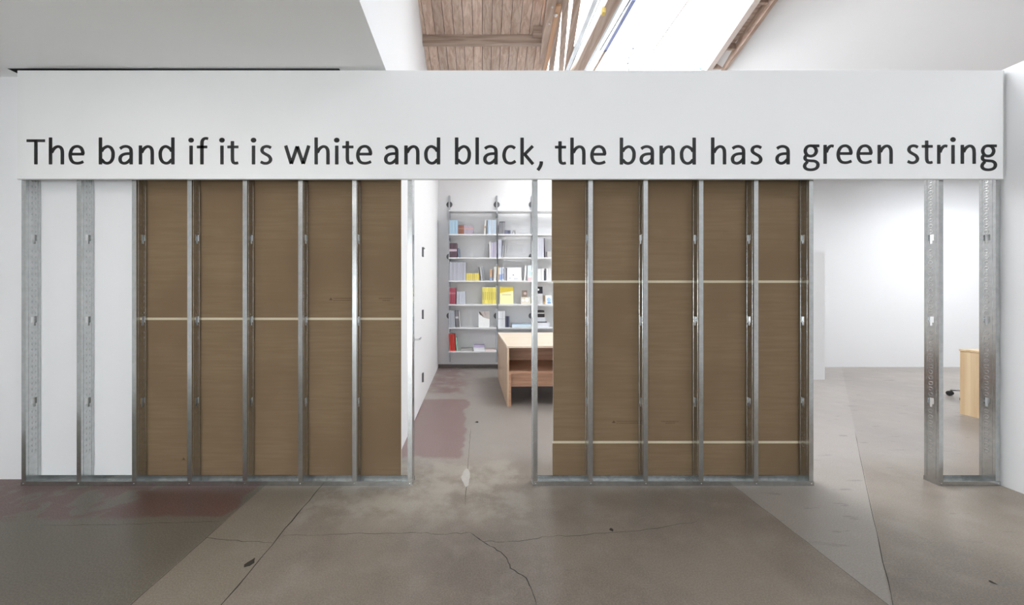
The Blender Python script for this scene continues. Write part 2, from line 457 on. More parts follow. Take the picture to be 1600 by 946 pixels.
def tagp(b):
    c_ = P(943, 16, Yz(16) - 0.10); bx(b, c_.x - 0.02, c_.x + 0.02, c_.y - 0.03, c_.y + 0.03, c_.z - 0.045, c_.z + 0.02)
cpart('paint_mark', 'yellowtag', tagp)

ladder = tag(empty('skylight_curb', (3.1, 5.0, 4.8)), 'ladder-like timber curb with blocking beside the white ceiling', 'beam')
def lpart(name, m, fn):
    bm = bmesh.new(); fn(bm)
    for v_ in bm.verts: v_.co -= Vector((3.1, 5.0, 4.8))
    return obj(name, bm, m, ladder)
lpart('rail', 'railpaint', lambda b: member(b, (1180, 0), (1107.5, 107), 9, 0.30, dz=0.11))
lpart('rail', 'trusswood', lambda b: member(b, (1203, 0), (1128, 107), 5, 0.20))
lpart('soffit_board', 'beamwood', lambda b: member(b, (1196, 0), (1121, 107), 27, 0.02, 4.86))
for q in ((1196, 2), (1144, 74), (1121, 104)):
    def blk(b, q=q):
        c_ = P(q[0], q[1], Yz(q[1])); bx(b, c_.x - 0.09, c_.x + 0.09, c_.y - 0.02, c_.y + 0.02, c_.z - 0.03, c_.z + 0.06)
    lpart('blocking', 'trusswood', blk)

# stray wire and leaves lying on the skylight edge
bm = bmesh.new()
pts = [P(a, b, 5.75) for a, b in ((983.5, 114), (982, 106), (981, 99), (982.5, 90), (986, 82), (989, 75), (989, 66))]
tube(bm, pts, 0.013, 6)
tag(obj('hanging_wire', bm, 'disc'), 'short bent knotted grey wire rising by the skylight', 'wire')
wire = bpy.data.objects['hanging_wire']
for q in ((989, 75, 0.026), (982.5, 90, 0.019), (981, 99, 0.019)):
    bm = bmesh.new(); bmesh.ops.create_icosphere(bm, subdivisions=2, radius=q[2], matrix=Matrix.Translation(P(q[0], q[1], 5.75)))
    obj('knot', bm, 'disc', wire, True)
tw = tag(empty('dry_twig', P(1094, 111, 5.62)), 'small blue-grey leafy twig caught by the skylight curb', 'twig')
o0 = P(1094, 111, 5.62)
bm = bmesh.new(); tube(bm, [P(a, b, 5.62) - o0 for a, b in ((1104, 112), (1096, 109), (1093, 98), (1089, 82))], 0.008, 6)
obj('stem', bm, 'greymetal', tw)
lm = None
for k in range(14):
    if lm is None:
        bm = bmesh.new()
        q = [bm.verts.new(v_) for v_ in ((0, 0, 0), (0.012, 0.004, 0.02), (0, 0.008, 0.05), (-0.012, 0.004, 0.02), (0, -0.004, 0.022))]
        for f_ in ((0, 1, 4), (1, 2, 4), (2, 3, 4), (3, 0, 4), (0, 3, 2, 1)): bm.faces.new([q[i] for i in f_])
        lo_ = obj('leaf', bm, 'leaf', tw); lm = lo_.data
    else:
        lo_ = bpy.data.objects.new('leaf', lm); C.objects.link(lo_); lo_.parent = tw
    tt = random.random()
    lo_.location = P(1095 - 3 * tt, 110 - 16 * tt, 5.62) - o0
    lo_.rotation_euler = (random.uniform(-.5, .5), random.uniform(-1.2, 1.2), random.uniform(0, 6))
    lo_.scale = (1.6, 1.6, 0.8 + 0.7 * random.random())

# ------------------------------------------------------------------ floor seams and cracks
def G(px, py):
    Y = EYE * F / (py - VY); return (X(px, Y), Y)
def ribbon(name, pts, wd, m='crack', jit=0.0, z=0.0006, sub=6, taper=True):
    bm = bmesh.new(); P2 = []
    for a, b in zip(pts, pts[1:]):
        for k in range(sub):
            u = k / sub
            P2.append(Vector((a[0] + (b[0] - a[0]) * u + random.uniform(-jit, jit), a[1] + (b[1] - a[1]) * u + random.uniform(-jit, jit), 0)))
    P2.append(Vector((*pts[-1], 0)))
    prev = None; n_ = len(P2)
    for i, p in enumerate(P2):
        d = (P2[min(i + 1, n_ - 1)] - P2[max(i - 1, 0)]).normalized(); s = Vector((-d.y, d.x, 0))
        ww = wd * random.uniform(0.5, 1.2) / 2
        if taper and (i == 0 or i == n_ - 1): ww *= 0.2
        c_ = [bm.verts.new(p + s * ww + Vector((0, 0, z))), bm.verts.new(p - s * ww + Vector((0, 0, z)))]
        if prev: bm.faces.new((prev[0], prev[1], c_[1], c_[0]))
        prev = c_
    return obj(name, bm, m, floor)
ribbon('slab_joint', [(-1.19, 3.0), (-1.19, 1.2)], 0.007, jit=0.004, sub=24)
ribbon('slab_joint', [(-1.605, 2.34), (-1.6, 1.2)], 0.003, jit=0.002, sub=20)
ribbon('slab_joint', [(1.84, 2.74), (1.845, 1.0)], 0.0025, jit=0.004, sub=20)
ribbon('slab_joint', [(3.8, 3.82), (2.67, 2.59), (2.0, 1.85), (1.5, 1.3)], 0.003, jit=0.002)
ribbon('slab_joint', [(-0.13, 3.9), (-0.12, 2.5)], 0.003, jit=0.003, sub=16)
ribbon('crack', [G(735, 833), G(752, 846), G(772, 856), G(792, 872), G(797, 888), G(822, 903), G(833, 925), G(838, 946)], 0.005, jit=0.004, sub=4)
ribbon('crack', [G(735, 833), G(690, 835), G(640, 833), G(560, 834), G(440, 838)], 0.003, jit=0.008, sub=6)
ribbon('crack', [G(428, 848), G(380, 847), G(320, 840)], 0.003, jit=0.005, sub=6)
ribbon('crack', [G(752, 846), G(800, 847), G(860, 839), G(930, 835), G(1010, 828), G(1090, 815)], 0.003, jit=0.008, sub=6)
ribbon('crack', [G(345, 815), G(200, 820), G(60, 822)], 0.0025, jit=0.006, sub=8)
for (px_, py_, r_) in ((391, 880, 0.022), (955, 828, 0.012), (1551, 911, 0.012), (745, 660, 0.02)):
    gx, gy = G(px_, py_)
    bm = bmesh.new(); n_ = 9
    bm.faces.new([bm.verts.new((gx + r_ * random.uniform(0.6, 1.2) * math.cos(2 * math.pi * k / n_), gy + 1.5 * r_ * random.uniform(0.6, 1.2) * math.sin(2 * math.pi * k / n_), 0.0007)) for k in range(n_)])
    obj('chip', bm, 'crack', floor)
gx, gy = G(728, 746)
bm = bmesh.new(); n_ = 14
bm.faces.new([bm.verts.new((gx + 0.035 * random.uniform(0.7, 1.2) * math.cos(2 * math.pi * k / n_), gy + 0.13 * random.uniform(0.7, 1.2) * math.sin(2 * math.pi * k / n_), 0.0007)) for k in range(n_)])
obj('filler_patch', bm, 'patchfill', floor)

# ------------------------------------------------------------------ stud frames
PXM = F / D
WX = lambda px: (px - VX) / PXM
SD, FL, TH = 0.092, 0.0315, 0.0011
HOLES = (0.601, 1.209, 1.822, 2.43)
HT = 3.04
def stud_mesh(s):
    """C-section: web at x=0, flanges towards s"""
    bm = bmesh.new()
    a, b = 0.031, 0.069; c_, d_ = 0.041, 0.060
    w0, w1 = (-TH, 0) if s > 0 else (0, TH)
    z0_ = 0.0015
    bx(bm, w0, w1, 0, a, z0_, HT); bx(bm, w0, w1, b, SD, z0_, HT)
    zp = z0_
    for h in HOLES:
        lo_, md, hi_ = h - 0.034, h - 0.011, h + 0.034
        bx(bm, w0, w1, a, b, zp, lo_)
        bx(bm, w0, w1, a, c_, lo_, md); bx(bm, w0, w1, d_, b, lo_, md)
        zp = hi_
    bx(bm, w0, w1, a, b, zp, HT)
    r0, r1 = (w0 - 0.0012, w0) if s > 0 else (w1, w1 + 0.0012)
    for yy in (0.017, 0.074): bx(bm, r0, r1, yy, yy + 0.0022, z0_ + 0.04, HT - 0.04)
    f0, f1 = (0, FL) if s > 0 else (-FL, 0)
    bx(bm, f0, f1, 0, TH, z0_, HT); bx(bm, f0, f1, SD - TH, SD, z0_, HT)
    l0, l1 = (FL - TH, FL) if s > 0 else (-FL, -FL + TH)
    bx(bm, l0, l1, TH, 0.011, z0_, HT); bx(bm, l0, l1, SD - 0.011, SD - TH, z0_, HT)
    return bm
def dimple_mesh(s):
    """pressed rings on the web between the punch-outs"""
    bm = bmesh.new()
    for za, zb in ((0.24, 0.54), (0.66, 1.15), (1.27, 1.76), (1.88, 2.37)):
        k = za
        while k < zb:
            n_ = 10; ctr = Vector((0, 0.050, k)); pr = None; first = None
            for i in range(n_ + 1):
                an = 2 * math.pi * i / n_
                rin = [ctr + Vector((-s * TH, math.cos(an) * r_, math.sin(an) * r_)) for r_ in (0.0105, 0.0150)]
                rin = [rin[0], (rin[0] + rin[1]) / 2 + Vector((-s * 0.0008, 0, 0)), rin[1]]
                q = [bm.verts.new(v_) for v_ in rin]
                if pr:
                    bm.faces.new((pr[0], q[0], q[1], pr[1])); bm.faces.new((pr[1], q[1], q[2], pr[2]))
                pr = q
            k += 0.042
    return bm
meshes = {}
def screw_mesh():
    bm = bmesh.new()
    bmesh.ops.create_cone(bm, cap_ends=True, segments=10, radius1=0.0045, radius2=0.003, depth=0.003, matrix=Matrix.Rotation(math.pi / 2, 4, 'X'))
    return bm
def linked(name, key, maker, m, parent, loc=(0, 0, 0)):
    if key not in meshes:
        o = obj(name, maker(), m, parent); meshes[key] = o.data
    else:
        o = bpy.data.objects.new(name, meshes[key]); C.objects.link(o); o.parent = parent
    o.location = loc
    return o
def track(name, parent, x0, x1, z, up):
    bm = bmesh.new(); e = 0.0013
    sgn = 1 if up else -1
    zz = sorted((z, z + sgn * e)); bx(bm, x0, x1, -e, SD + e, *zz)
    zl = sorted((z, z + sgn * 0.033))
    bx(bm, x0, x1, -e - TH, -e, *zl); bx(bm, x0, x1, SD + e, SD + e + TH, *zl)
    zr = sorted((z + sgn * e, z + sgn * (e + 0.002)))
    for yy in (0.022, 0.045, 0.068): bx(bm, x0, x1, yy, yy + 0.004, *zr)
    return obj(name, bm, 'steel', parent)
def frame(webs, s, label):
    x0 = WX(webs[0]) - (FL if s < 0 else 0); x1 = WX(webs[-1]) + (FL if s > 0 else 0)
    cx = (x0 + x1) / 2
    fr_ = tag(empty('metal_stud_frame', (cx, D, 0)), label, 'stud frame')
    for wpx in webs:
        st = linked('stud', 'stud%d' % s, lambda: stud_mesh(s), 'steel', fr_, (WX(wpx) - cx, 0, 0))
        linked('pressed_rings', 'ring%d' % s, lambda: dimple_mesh(s), 'steel', st)['kind'] = 'stuff'
        linked('screw', 'screw', screw_mesh, 'screw', st, (s * FL * 0.5, -0.0038, 0.017))
    track('bottom_track', fr_, x0 - cx - 0.003, x1 - cx + 0.003, 0.0, True)
    track('top_track', fr_, x0 - cx - 0.003, x1 - cx + 0.003, HT + 0.002, False)
    return fr_, cx
LW = [40.2, 126.4, 212.8, 299.3, 385.8, 472.6, 557.0, 643.6]
RW = [833.3, 919.7, 1005.7, 1092.4, 1178.3, 1264.4]
QW = [1467.2, 1556.0]
frL, cL = frame(LW, -1, 'long galvanised stud frame of eight studs, partly open to white wall')
frR, cR = frame(RW, 1, 'six-stud galvanised frame with three rows of brown boards')
frQ, cQ = frame(QW, 1, 'narrow open two-stud galvanised frame beside the side wall')

# brown drywall boards screwed to the far side of the studs
YD = SD + 0.0035
def board(fr_, cx, x0, x1, z0, z1, tape_top=False, tape_bot=False):
    bm = bmesh.new(); th = 0.0127
    vs_ = bx(bm, x0 - cx, x1 - cx, YD, YD + th, z0, z1, 1)
    bm.faces.ensure_lookup_table()
    for f_ in bm.faces:
        if f_.calc_center_median().y < YD + 0.001: f_.material_index = 0
        if f_.calc_center_median().y > YD + th - 0.001: f_.material_index = 2
    bo = obj('drywall_board', bm, ['paper', 'gypsum', 'wall'], fr_)
    for fl, zz in ((tape_top, (z1 - 0.010, z1)), (tape_bot, (z0, z0 + 0.008))):
        if fl: box('edge_tape', x0 - cx, x1 - cx, YD - 0.0008, YD, zz[0], zz[1], 'tape', bo)
    return bo
Yd = D + YD
def prints(bo, cx, px, py, lines, logo=True):
    bm = bmesh.new()
    if logo:
        c_ = P(px, py, Yd); n_ = 3
        v3 = [bm.verts.new((c_.x - cx + 0.017 * math.sin(2 * math.pi * k / n_), YD - 0.0005, c_.z + 0.014 * math.cos(2 * math.pi * k / n_))) for k in range(3)]
        bm.faces.new(v3)
    for (a, b, yy) in lines:
        q = a
        while q < b:
            e = min(b, q + random.uniform(1.0, 3.2))
            a_, b_ = P(q, yy, Yd), P(e - 0.5, yy, Yd)
            bx(bm, a_.x - cx, b_.x - cx, YD - 0.0006, YD - 0.0002, a_.z - 0.0025, a_.z + 0.0025)
            q = e
    obj('printed_mark', bm, 'print', bo)
xl0, xl1 = X(211, Yd), X(626.8, Yd)
zj = Z(498.3, Yd)
b1 = board(frL, cL, xl0, xl1, zj + 0.0001, 3.03, tape_bot=True)
b2 = board(frL, cL, xl0, xl1, 0.012, zj - 0.0001, tape_top=True)
prints(b1, cL, 517, 468, ((521, 550.5, 466.5), (521, 550.5, 469.6)))
prints(b1, cL, 0, 0, ((592, 615, 466.5), (598, 610, 469.8)), False)
prints(b2, cL, 287, 718, ())
xr1 = X(1263.5, Yd)
z1_, z2_ = Z(440.2, Yd), Z(691.2, Yd)
board(frR, cR, X(862.2, Yd), xr1, z1_ + 0.0001, 3.03, tape_bot=True)
b4 = board(frR, cR, X(864.4, Yd), xr1, z2_ + 0.0001, z1_ - 0.0001, tape_top=True, tape_bot=True)
board(frR, cR, X(863.2, Yd), xr1, 0.012, z2_ - 0.0001, tape_top=True)
prints(b4, cR, 959, 660, ((963, 1000, 658.5), (963, 1000, 661.6)))
prints(b4, cR, 0, 0, ((1033, 1061, 659), (1040, 1055, 661.8)), False)

# ------------------------------------------------------------------ header panel with lettering
YH0, YH1 = 2.7285, 2.744
hx0, hx1 = X(27, YH0), X(1567.5, YH0)
hz0, hz1 = Z(279.2, YH0), Z(110, YH0)
head = tag(empty('lettered_header_panel', ((hx0 + hx1) / 2, YH0, hz0)), 'long white header panel with black lettering across the stud frames', 'sign panel')
hcx = (hx0 + hx1) / 2
box('board', hx0 - hcx, hx1 - hcx, 0, YH1 - YH0, 0, hz1 - hz0, 'header', head, 0.001)
box('edge_bead', hx0 - hcx, hx1 - hcx, -0.0012, YH1 - YH0, -0.006, -0.0002, 'bead', head)
box('edge_bead', hx1 - hcx + 0.0003, hx1 - hcx + 0.004, -0.0012, YH1 - YH0, -0.004, hz1 - hz0, 'bead', head)

def crom(pts, n=6):
    out = []
    for i in range(len(pts) - 1):
        p0 = pts[max(i - 1, 0)]; p1 = pts[i]; p2 = pts[i + 1]; p3 = pts[min(i + 2, len(pts) - 1)]
        for k in range(n):
            u = k / n
            out.append(tuple(0.5 * (2 * p1[j] + (p2[j] - p0[j]) * u + (2 * p0[j] - 5 * p1[j] + 4 * p2[j] - p3[j]) * u * u + (3 * p1[j] - p0[j] - 3 * p2[j] + p3[j]) * u ** 3) for j in (0, 1)))
    out.append(tuple(pts[-1])); return out
def line(*p): return ('l', p)
def curve(*p): return ('c', p)
def loop(*p): return ('o', p)
def dot(x, y, r): return ('d', (x, y, r))
arch = curve((4.4, 18.5), (7.2, 23.4), (10.6, 26.7), (14.4, 28.0), (18.2, 26.8), (20.6, 23.0), (21.2, 17.5), (21.2, 10), (21.2, 0))
bowl_b = [(4.4, 20.5), (7.6, 25.0), (13.6, 28.1), (19.0, 26.0), (22.0, 20.5), (22.5, 15.2), (21.6, 9.0), (18.4, 4.0), (13.4, 1.9), (8.6, 3.4), (4.4, 7.8)]
GL = {
 'T': [line((0, 37.2), (29.3, 37.2)), line((14.7, 37), (14.7, 0))],
 'h': [line((2.75, 0), (2.75, 42.3)), arch],
 'n': [line((2.75, 0), (2.75, 29.8)), arch],
 'r': [line((2.75, 0), (2.75, 29.8)), curve((4.4, 18), (6.6, 23.2), (9.4, 26.6), (12.6, 28.1), (16.2, 27.4))],
 'e': [line((4, 16.2), (24.6, 16.2)), curve((22.7, 15.6), (22.3, 20.4), (20.2, 25.2), (16.6, 27.8), (12.9, 28.3), (8.2, 26.8), (4.6, 22.4), (2.8, 15.4), (4.0, 8.0), (7.6, 3.4), (13.2, 1.9), (18.8, 2.6), (23.6, 4.6))],
 'b': [line((2.75, 0), (2.75, 42.3)), curve(*bowl_b)],
 'd': [line((22.6, 0), (22.6, 42.3)), curve(*[(25.35 - a, b) for a, b in bowl_b])],
 'a': [curve((2.6, 24.6), (6.4, 27.2), (11.4, 28.3), (16.0, 27.2), (19.2, 24.2), (20.0, 19.0), (20.0, 10), (20.0, 0)),
       curve((20, 16.9), (13.0, 16.8), (7.4, 15.4), (3.8, 12.4), (2.7, 8.2), (4.2, 3.8), (8.6, 1.8), (13.0, 2.8), (17.0, 5.8), (20, 9.4))],
 'i': [line((3.2, 0), (3.2, 29.6)), dot(3.2, 38.0, 3.4)],
 'f': [curve((17.9, 40.0), (14.6, 40.8), (10.9, 39.8), (8.6, 36.6), (8.1, 31), (8.1, 20), (8.1, 0)), line((0, 27.4), (16.6, 27.4))],
 't': [curve((8.0, 36.6), (8.0, 24), (8.0, 12), (8.3, 6.4), (9.8, 3.0), (13.2, 1.9), (17.2, 2.8)), line((0, 27.4), (17.6, 27.4))],
 's': [curve((17.8, 25.8), (14.0, 27.8), (9.8, 28.2), (5.4, 26.4), (3.6, 22.4), (5.2, 18.8), (9.8, 15.8), (14.4, 13.0), (16.9, 8.8), (15.8, 4.6), (11.6, 2.0), (6.4, 2.0), (1.5, 4.2))],
 'w': [line((2.4, 29.6), (11.2, 0.9)), line((11.2, 0.9), (20.5, 28.4)), line((20.5, 28.4), (29.8, 0.9)), line((29.8, 0.9), (38.6, 29.6))],
 'l': [line((2.6, 0), (2.6, 42.3))],
 'c': [curve((20.0, 25.0), (16.4, 27.6), (12.6, 28.2), (8.2, 26.8), (4.6, 22.4), (2.8, 15.0), (3.9, 8.0), (7.2, 3.4), (12.4, 1.9), (16.8, 2.8), (20.8, 5.4))],
 'k': [line((2.75, 0), (2.75, 42.3)), line((19.6, 29.2), (6.2, 15.6)), line((6.6, 16.6), (20.0, 0.6))],
 ',': [curve((7.4, 5.2), (7.0, 1.0), (5.0, -4.0), (1.8, -8.8))],
 'g': [loop((12.2, 28.3), (18.0, 26.4), (20.9, 20.2), (18.0, 14.2), (12.2, 12.2), (6.4, 14.2), (3.6, 20.2), (6.4, 26.4)),
       line((13, 28.2), (25.8, 28.2)),
       curve((6.2, 14.2), (3.6, 11.2), (3.6, 7.6), (6.8, 5.4), (12.4, 4.8), (18.6, 4.2), (22.6, 1.4), (23.4, -2.6), (21.4, -6.4), (17.0, -8.6), (11.2, -9.2), (5.8, -8.0), (2.8, -4.8), (3.4, -0.8), (7.4, 3.6))],
}
def glyph(ch):
    bm = bmesh.new()
    u_ = YH0 / F
    zf, zb = -0.0008, -0.0001
    def strip(pts, closed=False):
        n_ = len(pts); L, R = [], []
        for i, p in enumerate(pts):
            a = pts[(i - 1) % n_] if closed else pts[max(i - 1, 0)]
            b = pts[(i + 1) % n_] if closed else pts[min(i + 1, n_ - 1)]
            d = Vector((b[0] - a[0], b[1] - a[1])).normalized(); nn = Vector((-d.y, d.x))
            hw = 0.5 * math.sqrt((5.5 * nn.x) ** 2 + (4.3 * nn.y) ** 2)
            if not closed and i in (0, n_ - 1):      # softened stroke end
                sg = 1 if i == 0 else -1
                q = Vector(p) + d * sg * 0.6
                pair = [(q + nn * hw, q - nn * hw), (Vector(p) + nn * (hw - 0.6), Vector(p) - nn * (hw - 0.6))]
                if i == 0: pair = pair[::-1]
                for l_, r_ in pair: L.append(l_); R.append(r_)
            else:
                L.append(Vector(p) + nn * hw); R.append(Vector(p) - nn * hw)
        mk = lambda v_, yy: bm.verts.new((v_.x * u_, yy, v_.y * u_))
        lf, rf = [mk(v_, zf) for v_ in L], [mk(v_, zf) for v_ in R]
        lb, rb = [mk(v_, zb) for v_ in L], [mk(v_, zb) for v_ in R]
        m_ = len(L)
        for i in range(m_ if closed else m_ - 1):
            j = (i + 1) % m_
            bm.faces.new((lf[i], lf[j], rf[j], rf[i]))
            bm.faces.new((lf[i], lb[i], lb[j], lf[j])); bm.faces.new((rf[i], rf[j], rb[j], rb[i]))
    for kind, p in GL[ch]:
        if kind == 'l': strip([(p[0][0] + (p[1][0] - p[0][0]) * k / 4, p[0][1] + (p[1][1] - p[0][1]) * k / 4) for k in range(5)])
        elif kind == 'c': strip(crom(p))
        elif kind == 'o':
            q = list(p); q = [q[-1]] + q + q[:2]; c_ = crom(q); strip(c_[6:-7], True)
        else:
            strip([(p[0] + p[2] * 0.5 * math.cos(2 * math.pi * k / 16), p[1] + p[2] * 0.5 * math.sin(2 * math.pi * k / 16)) for k in range(16)], True)
            n_ = 12
            bm.faces.new([bm.verts.new(((p[0] + p[2] * 0.6 * math.cos(2 * math.pi * k / n_)) * u_, zf, (p[1] + p[2] * 0.6 * math.sin(2 * math.pi * k / n_)) * u_)) for k in range(n_)])
    return bm
WORDS = [('The', (41.5, 76.3, 107)), ('band', (154.3, 185, 216.8, 247.6)), ('if', (295.5, 307.5)), ('it', (343.7, 355.2)), ('is', (393, 405.8)),
         ('white', (444, 491.3, 523, 534.8, 556.3)), ('and', (600, 631.6, 662.6)), ('black,', (710.8, 743, 755, 784.7, 813, 838.4)),
         ('the', (867, 891, 922)), ('band', (968.2, 999.2, 1030.4, 1062)), ('has', (1110.8, 1141.8, 1171.7)), ('a', (1211.3,)),
         ('green', (1254.5, 1286.4, 1306.8, 1338, 1371)), ('string', (1416.4, 1439.8, 1464, 1485.8, 1500.8, 1531.7))]
hl = head.location
for wd, xs in WORDS:
    we = empty('word', (0, 0, 0)); we.parent = head; we['label'] = 'black printed word "%s"' % wd
    for ch, xx in zip(wd, xs):
        by = 257.2 + (0.3 if 800 < xx < 1100 else 0) - (0.9 if xx > 1240 else 0)
        g_ = linked('letter', 'glyph' + ch, lambda: glyph(ch), 'ink', we, (X(xx, YH0) - hl.x, 0, Z(by, YH0) - hl.z))

# ------------------------------------------------------------------ door in the inner wall
def wallpt(px, py):
    k = (px - VX) / F; Y = -0.629 / (k + 0.0325); return Vector((wl(Y), Y, Z(py, Y)))
ang = math.atan(0.0325)
hinge = wallpt(659, 600); lead = wallpt(640.5, 600)
dw = (Vector((hinge.x, hinge.y)) - Vector((lead.x, lead.y))).length
door = struct(empty('door_1', (lead.x, lead.y, 0), ang), 'flush white door with lever handle and three grey hinges')
# local +Y runs along the wall away from the camera, +X out of the wall
box('door_leaf', 0.0005, 0.006, 0.0, dw, 0.012, 2.25, 'wall', door, 0.001)
for k, py in enumerate((394.5, 491.5, 590)):
    zz = wallpt(659, py).z
    bm = bmesh.new(); bx(bm, 0.006, 0.016, dw - 0.035, dw + 0.02, zz - 0.055, zz + 0.055)
    tube(bm, [(0.018, dw, zz - 0.06), (0.018, dw, zz + 0.06)], 0.008, 8)
    if k == 0: bx(bm, 0.006, 0.03, dw - 0.03, dw + 0.09, zz + 0.05, zz + 0.062)
    obj('hinge', bm, 'disc', door)
hh = wallpt(645.8, 531); hy = hh.y - lead.y
bm = bmesh.new()
tube(bm, [(0.006, hy, hh.z), (0.055, hy, hh.z)], 0.011, 10)
tube(bm, [(0.055, hy - 0.008, hh.z), (0.062, hy + 0.06, hh.z), (0.062, hy + 0.13, hh.z + 0.004)], 0.010, 10)
tube(bm, [(0.006, hy, hh.z), (0.012, hy, hh.z)], 0.026, 14)
obj('lever_handle', bm, 'chrome', door)

# ------------------------------------------------------------------ baseboard, partition
struct(box('baseboard_back', wl(YB) + 0.002, 3.0, YB - 0.012, YB - 0.001, 0, 0.055, 'skirt'))
struct(box('wall_partition', 4.4, X(1289, 6.1), 6.1, 6.24, 0, 2.1, 'wall'), 'white free-standing partition near the back wall')

# ------------------------------------------------------------------ shelving
YS = 6.85       # front edge of shelves
YP = YB - 0.035
shelf_z = [Z(a, YS) for a in (328.2, 365.8, 402.4, 438.6, 475.6, 512.1, 549.2)]   # top faces
posts_px = (702.0, 776.2, 831.0)
posts = [X(a, YP) for a in posts_px] + [X(831, YP) + 0.92]
unit = tag(empty('wall_shelf_unit', (posts[0], YB - 0.02, 0)), 'white wall-mounted shelving on slim aluminium uprights, filled with books', 'bookshelf')
ux, uy = posts[0], YB - 0.02
for i_, p in enumerate(posts):
    bm = bmesh.new(); bx(bm, -0.012, 0.012, -0.030, 0.018, 0.10, Z(306, YP))
    bx(bm, -0.018, 0.018, 0.010, 0.018, 0.10, Z(306, YP))
    st = obj('upright', bm, 'alu', unit); st.location = (p - ux, 0, 0)
    for py in (319.5, 401, 494):
        bm = bmesh.new()
        bmesh.ops.create_cone(bm, cap_ends=True, segments=20, radius1=0.058, radius2=0.052, depth=0.014, matrix=Matrix.Translation((0, 0.002, Z(py, YP))) @ Matrix.Rotation(math.pi / 2, 4, 'X'))
        obj('round_fixing', bm, 'disc', st)
for i_ in range(3):
    for k, zz in enumerate(shelf_z):
        bm = bmesh.new()
        x0, x1 = posts[i_] + 0.014 - ux, posts[i_ + 1] - 0.014 - ux
        y0, y1 = YS - uy, -0.032
        bx(bm, x0, x1, y0, y1, zz - 0.004, zz)
        bx(bm, x0, x1, y0, y0 + 0.003, zz - 0.026, zz - 0.004)
        bx(bm, x0, x1, y1 - 0.003, y1, zz - 0.02, zz + 0.012)
        sh = obj('shelf', bm, 'shelfwhite', unit)
        for q in (x0 - 0.002, x1 - 0.002):
            box('bracket', q, q + 0.004, y1 - 0.16, y1, zz - 0.10, zz - 0.0045, 'alu', sh)

# ------------------------------------------------------------------ books
YF = YS + 0.03
bmat = {}
def bookmat(col, accents=None):
    k = (col, accents)
    if k not in bmat:
        bmat[k] = simple('cover_%d_%d_%d' % col, srgb(*col), 0.5, var=0.04, scale=25)
    return bmat[k]
def book_mesh(wd, ht, dp, col, band_=None, band_z=(0.6, 0.75), vline=False):
    bm = bmesh.new(); c_ = min(0.003, wd * 0.12)
    bx(bm, 0, c_, 0, dp, 0, ht, 0); bx(bm, wd - c_, wd, 0, dp, 0, ht, 0); bx(bm, c_, wd - c_, 0, c_, 0, ht, 0)
    bx(bm, c_, wd - c_, c_, dp - 0.004, 0.003, ht - 0.004, 1)
    mats = [bookmat(col), 'pages']
    if band_:
        if vline: bx(bm, wd * 0.36, wd * 0.62, -0.0008, -0.0002, ht * band_z[0], ht * band_z[1], 2)
        else: bx(bm, -0.0004, wd + 0.0004, -0.0006, 0.02, ht * band_z[0], ht * band_z[1], 2)
        mats.append(bookmat(band_))
    return bm, mats
def sidx(ybot): return min(range(7), key=lambda i: abs((365.8, 402.4, 438.6, 475.6, 512.1, 549.2, 328.2)[i] - ybot))
SZ = shelf_z[1:] + shelf_z[:1]
def upright(x0, x1, yt, yb, col, label, group=None, n=1, band_=None, bz=(0.6, 0.75), lean=0.0, dp=0.2, name='book', hv=0.0, cat='book', col2=None, dy=0.0, vline=False):
    """n books side by side between sight lines x0..x1"""
    zb = SZ[sidx(yb)] + 0.0008
    xa, xb = X(x0, YF), X(x1, YF); w_ = (xb - xa) / n
    ht = Z(yt, YF) - zb
    for i in range(n):
        c_ = col if (col2 is None or i % 2 == 0) else col2
        if n > 1: c_ = tuple(max(0, min(255, int(q * kk))) for kk in (random.uniform(0.93, 1.04),) for q in c_)
        h_ = ht * (1 - hv * random.random())
        bm, mats = book_mesh(w_ - 0.0025, h_, dp * random.uniform(0.92, 1.0), c_, band_, bz, vline)
        o = obj(name, bm, mats)
        o.location = (xa + w_ * i + (0 if lean <= 0 else 0), YF + dy + (0 if n == 1 else random.uniform(0, 0.008)), zb)
        if lean:
            o.rotation_euler = (0, math.radians(lean), 0)
            if lean > 0: o.location.z += (w_ - 0.0012) * math.sin(math.radians(lean))
        tag(o, label, cat, group if group else None)
def faceout(x0, x1, yt, yb, col, label, parts=(), tilt=9, th=0.012, dy=0.0, cat='book', name='book'):
    """book standing cover to the front, leaning back; parts are flat prints (u0,u1,v0,v1,col) or ('disc',u,v,r,col)"""
    zb = SZ[sidx(yb)] + 0.0008
    xa, xb = X(x0, YF + dy), X(x1, YF + dy); wd, ht = xb - xa, (Z(yt, YF + dy) - zb) / math.cos(math.radians(tilt))
    e = tag(empty(name, (xa, YF + dy, zb)), label, cat)
    e.rotation_euler = (-math.radians(tilt), 0, 0)
    bm = bmesh.new(); bx(bm, 0, wd, 0, 0.002, 0, ht, 0); bx(bm, 0, wd, th - 0.002, th, 0, ht, 0); bx(bm, 0, 0.002, 0.002, th - 0.002, 0, ht, 0)
    bx(bm, 0.002, wd - 0.002, 0.002, th - 0.002, 0.002, ht - 0.002, 1)
    obj('cover', bm, [bookmat(col), 'pages'], e)
    for p in parts:
        bm = bmesh.new()
        if p[0] == 'disc':
            r_ = p[3] * ht; n_ = 16
            bm.faces.new([bm.verts.new((p[1] * wd + r_ * math.cos(2 * math.pi * k / n_), -0.0012, p[2] * ht + r_ * math.sin(2 * math.pi * k / n_))) for k in range(n_)])
        elif p[0] == 'poly':
            bm.faces.new([bm.verts.new((a * wd, -0.0008, b * ht)) for a, b in p[1]])
        else:
            bx(bm, p[0] * wd, p[1] * wd, -0.0010, -0.0002, p[2] * ht, p[3] * ht)
        obj('cover_print', bm, [bookmat(p[-1])], e)
    return e
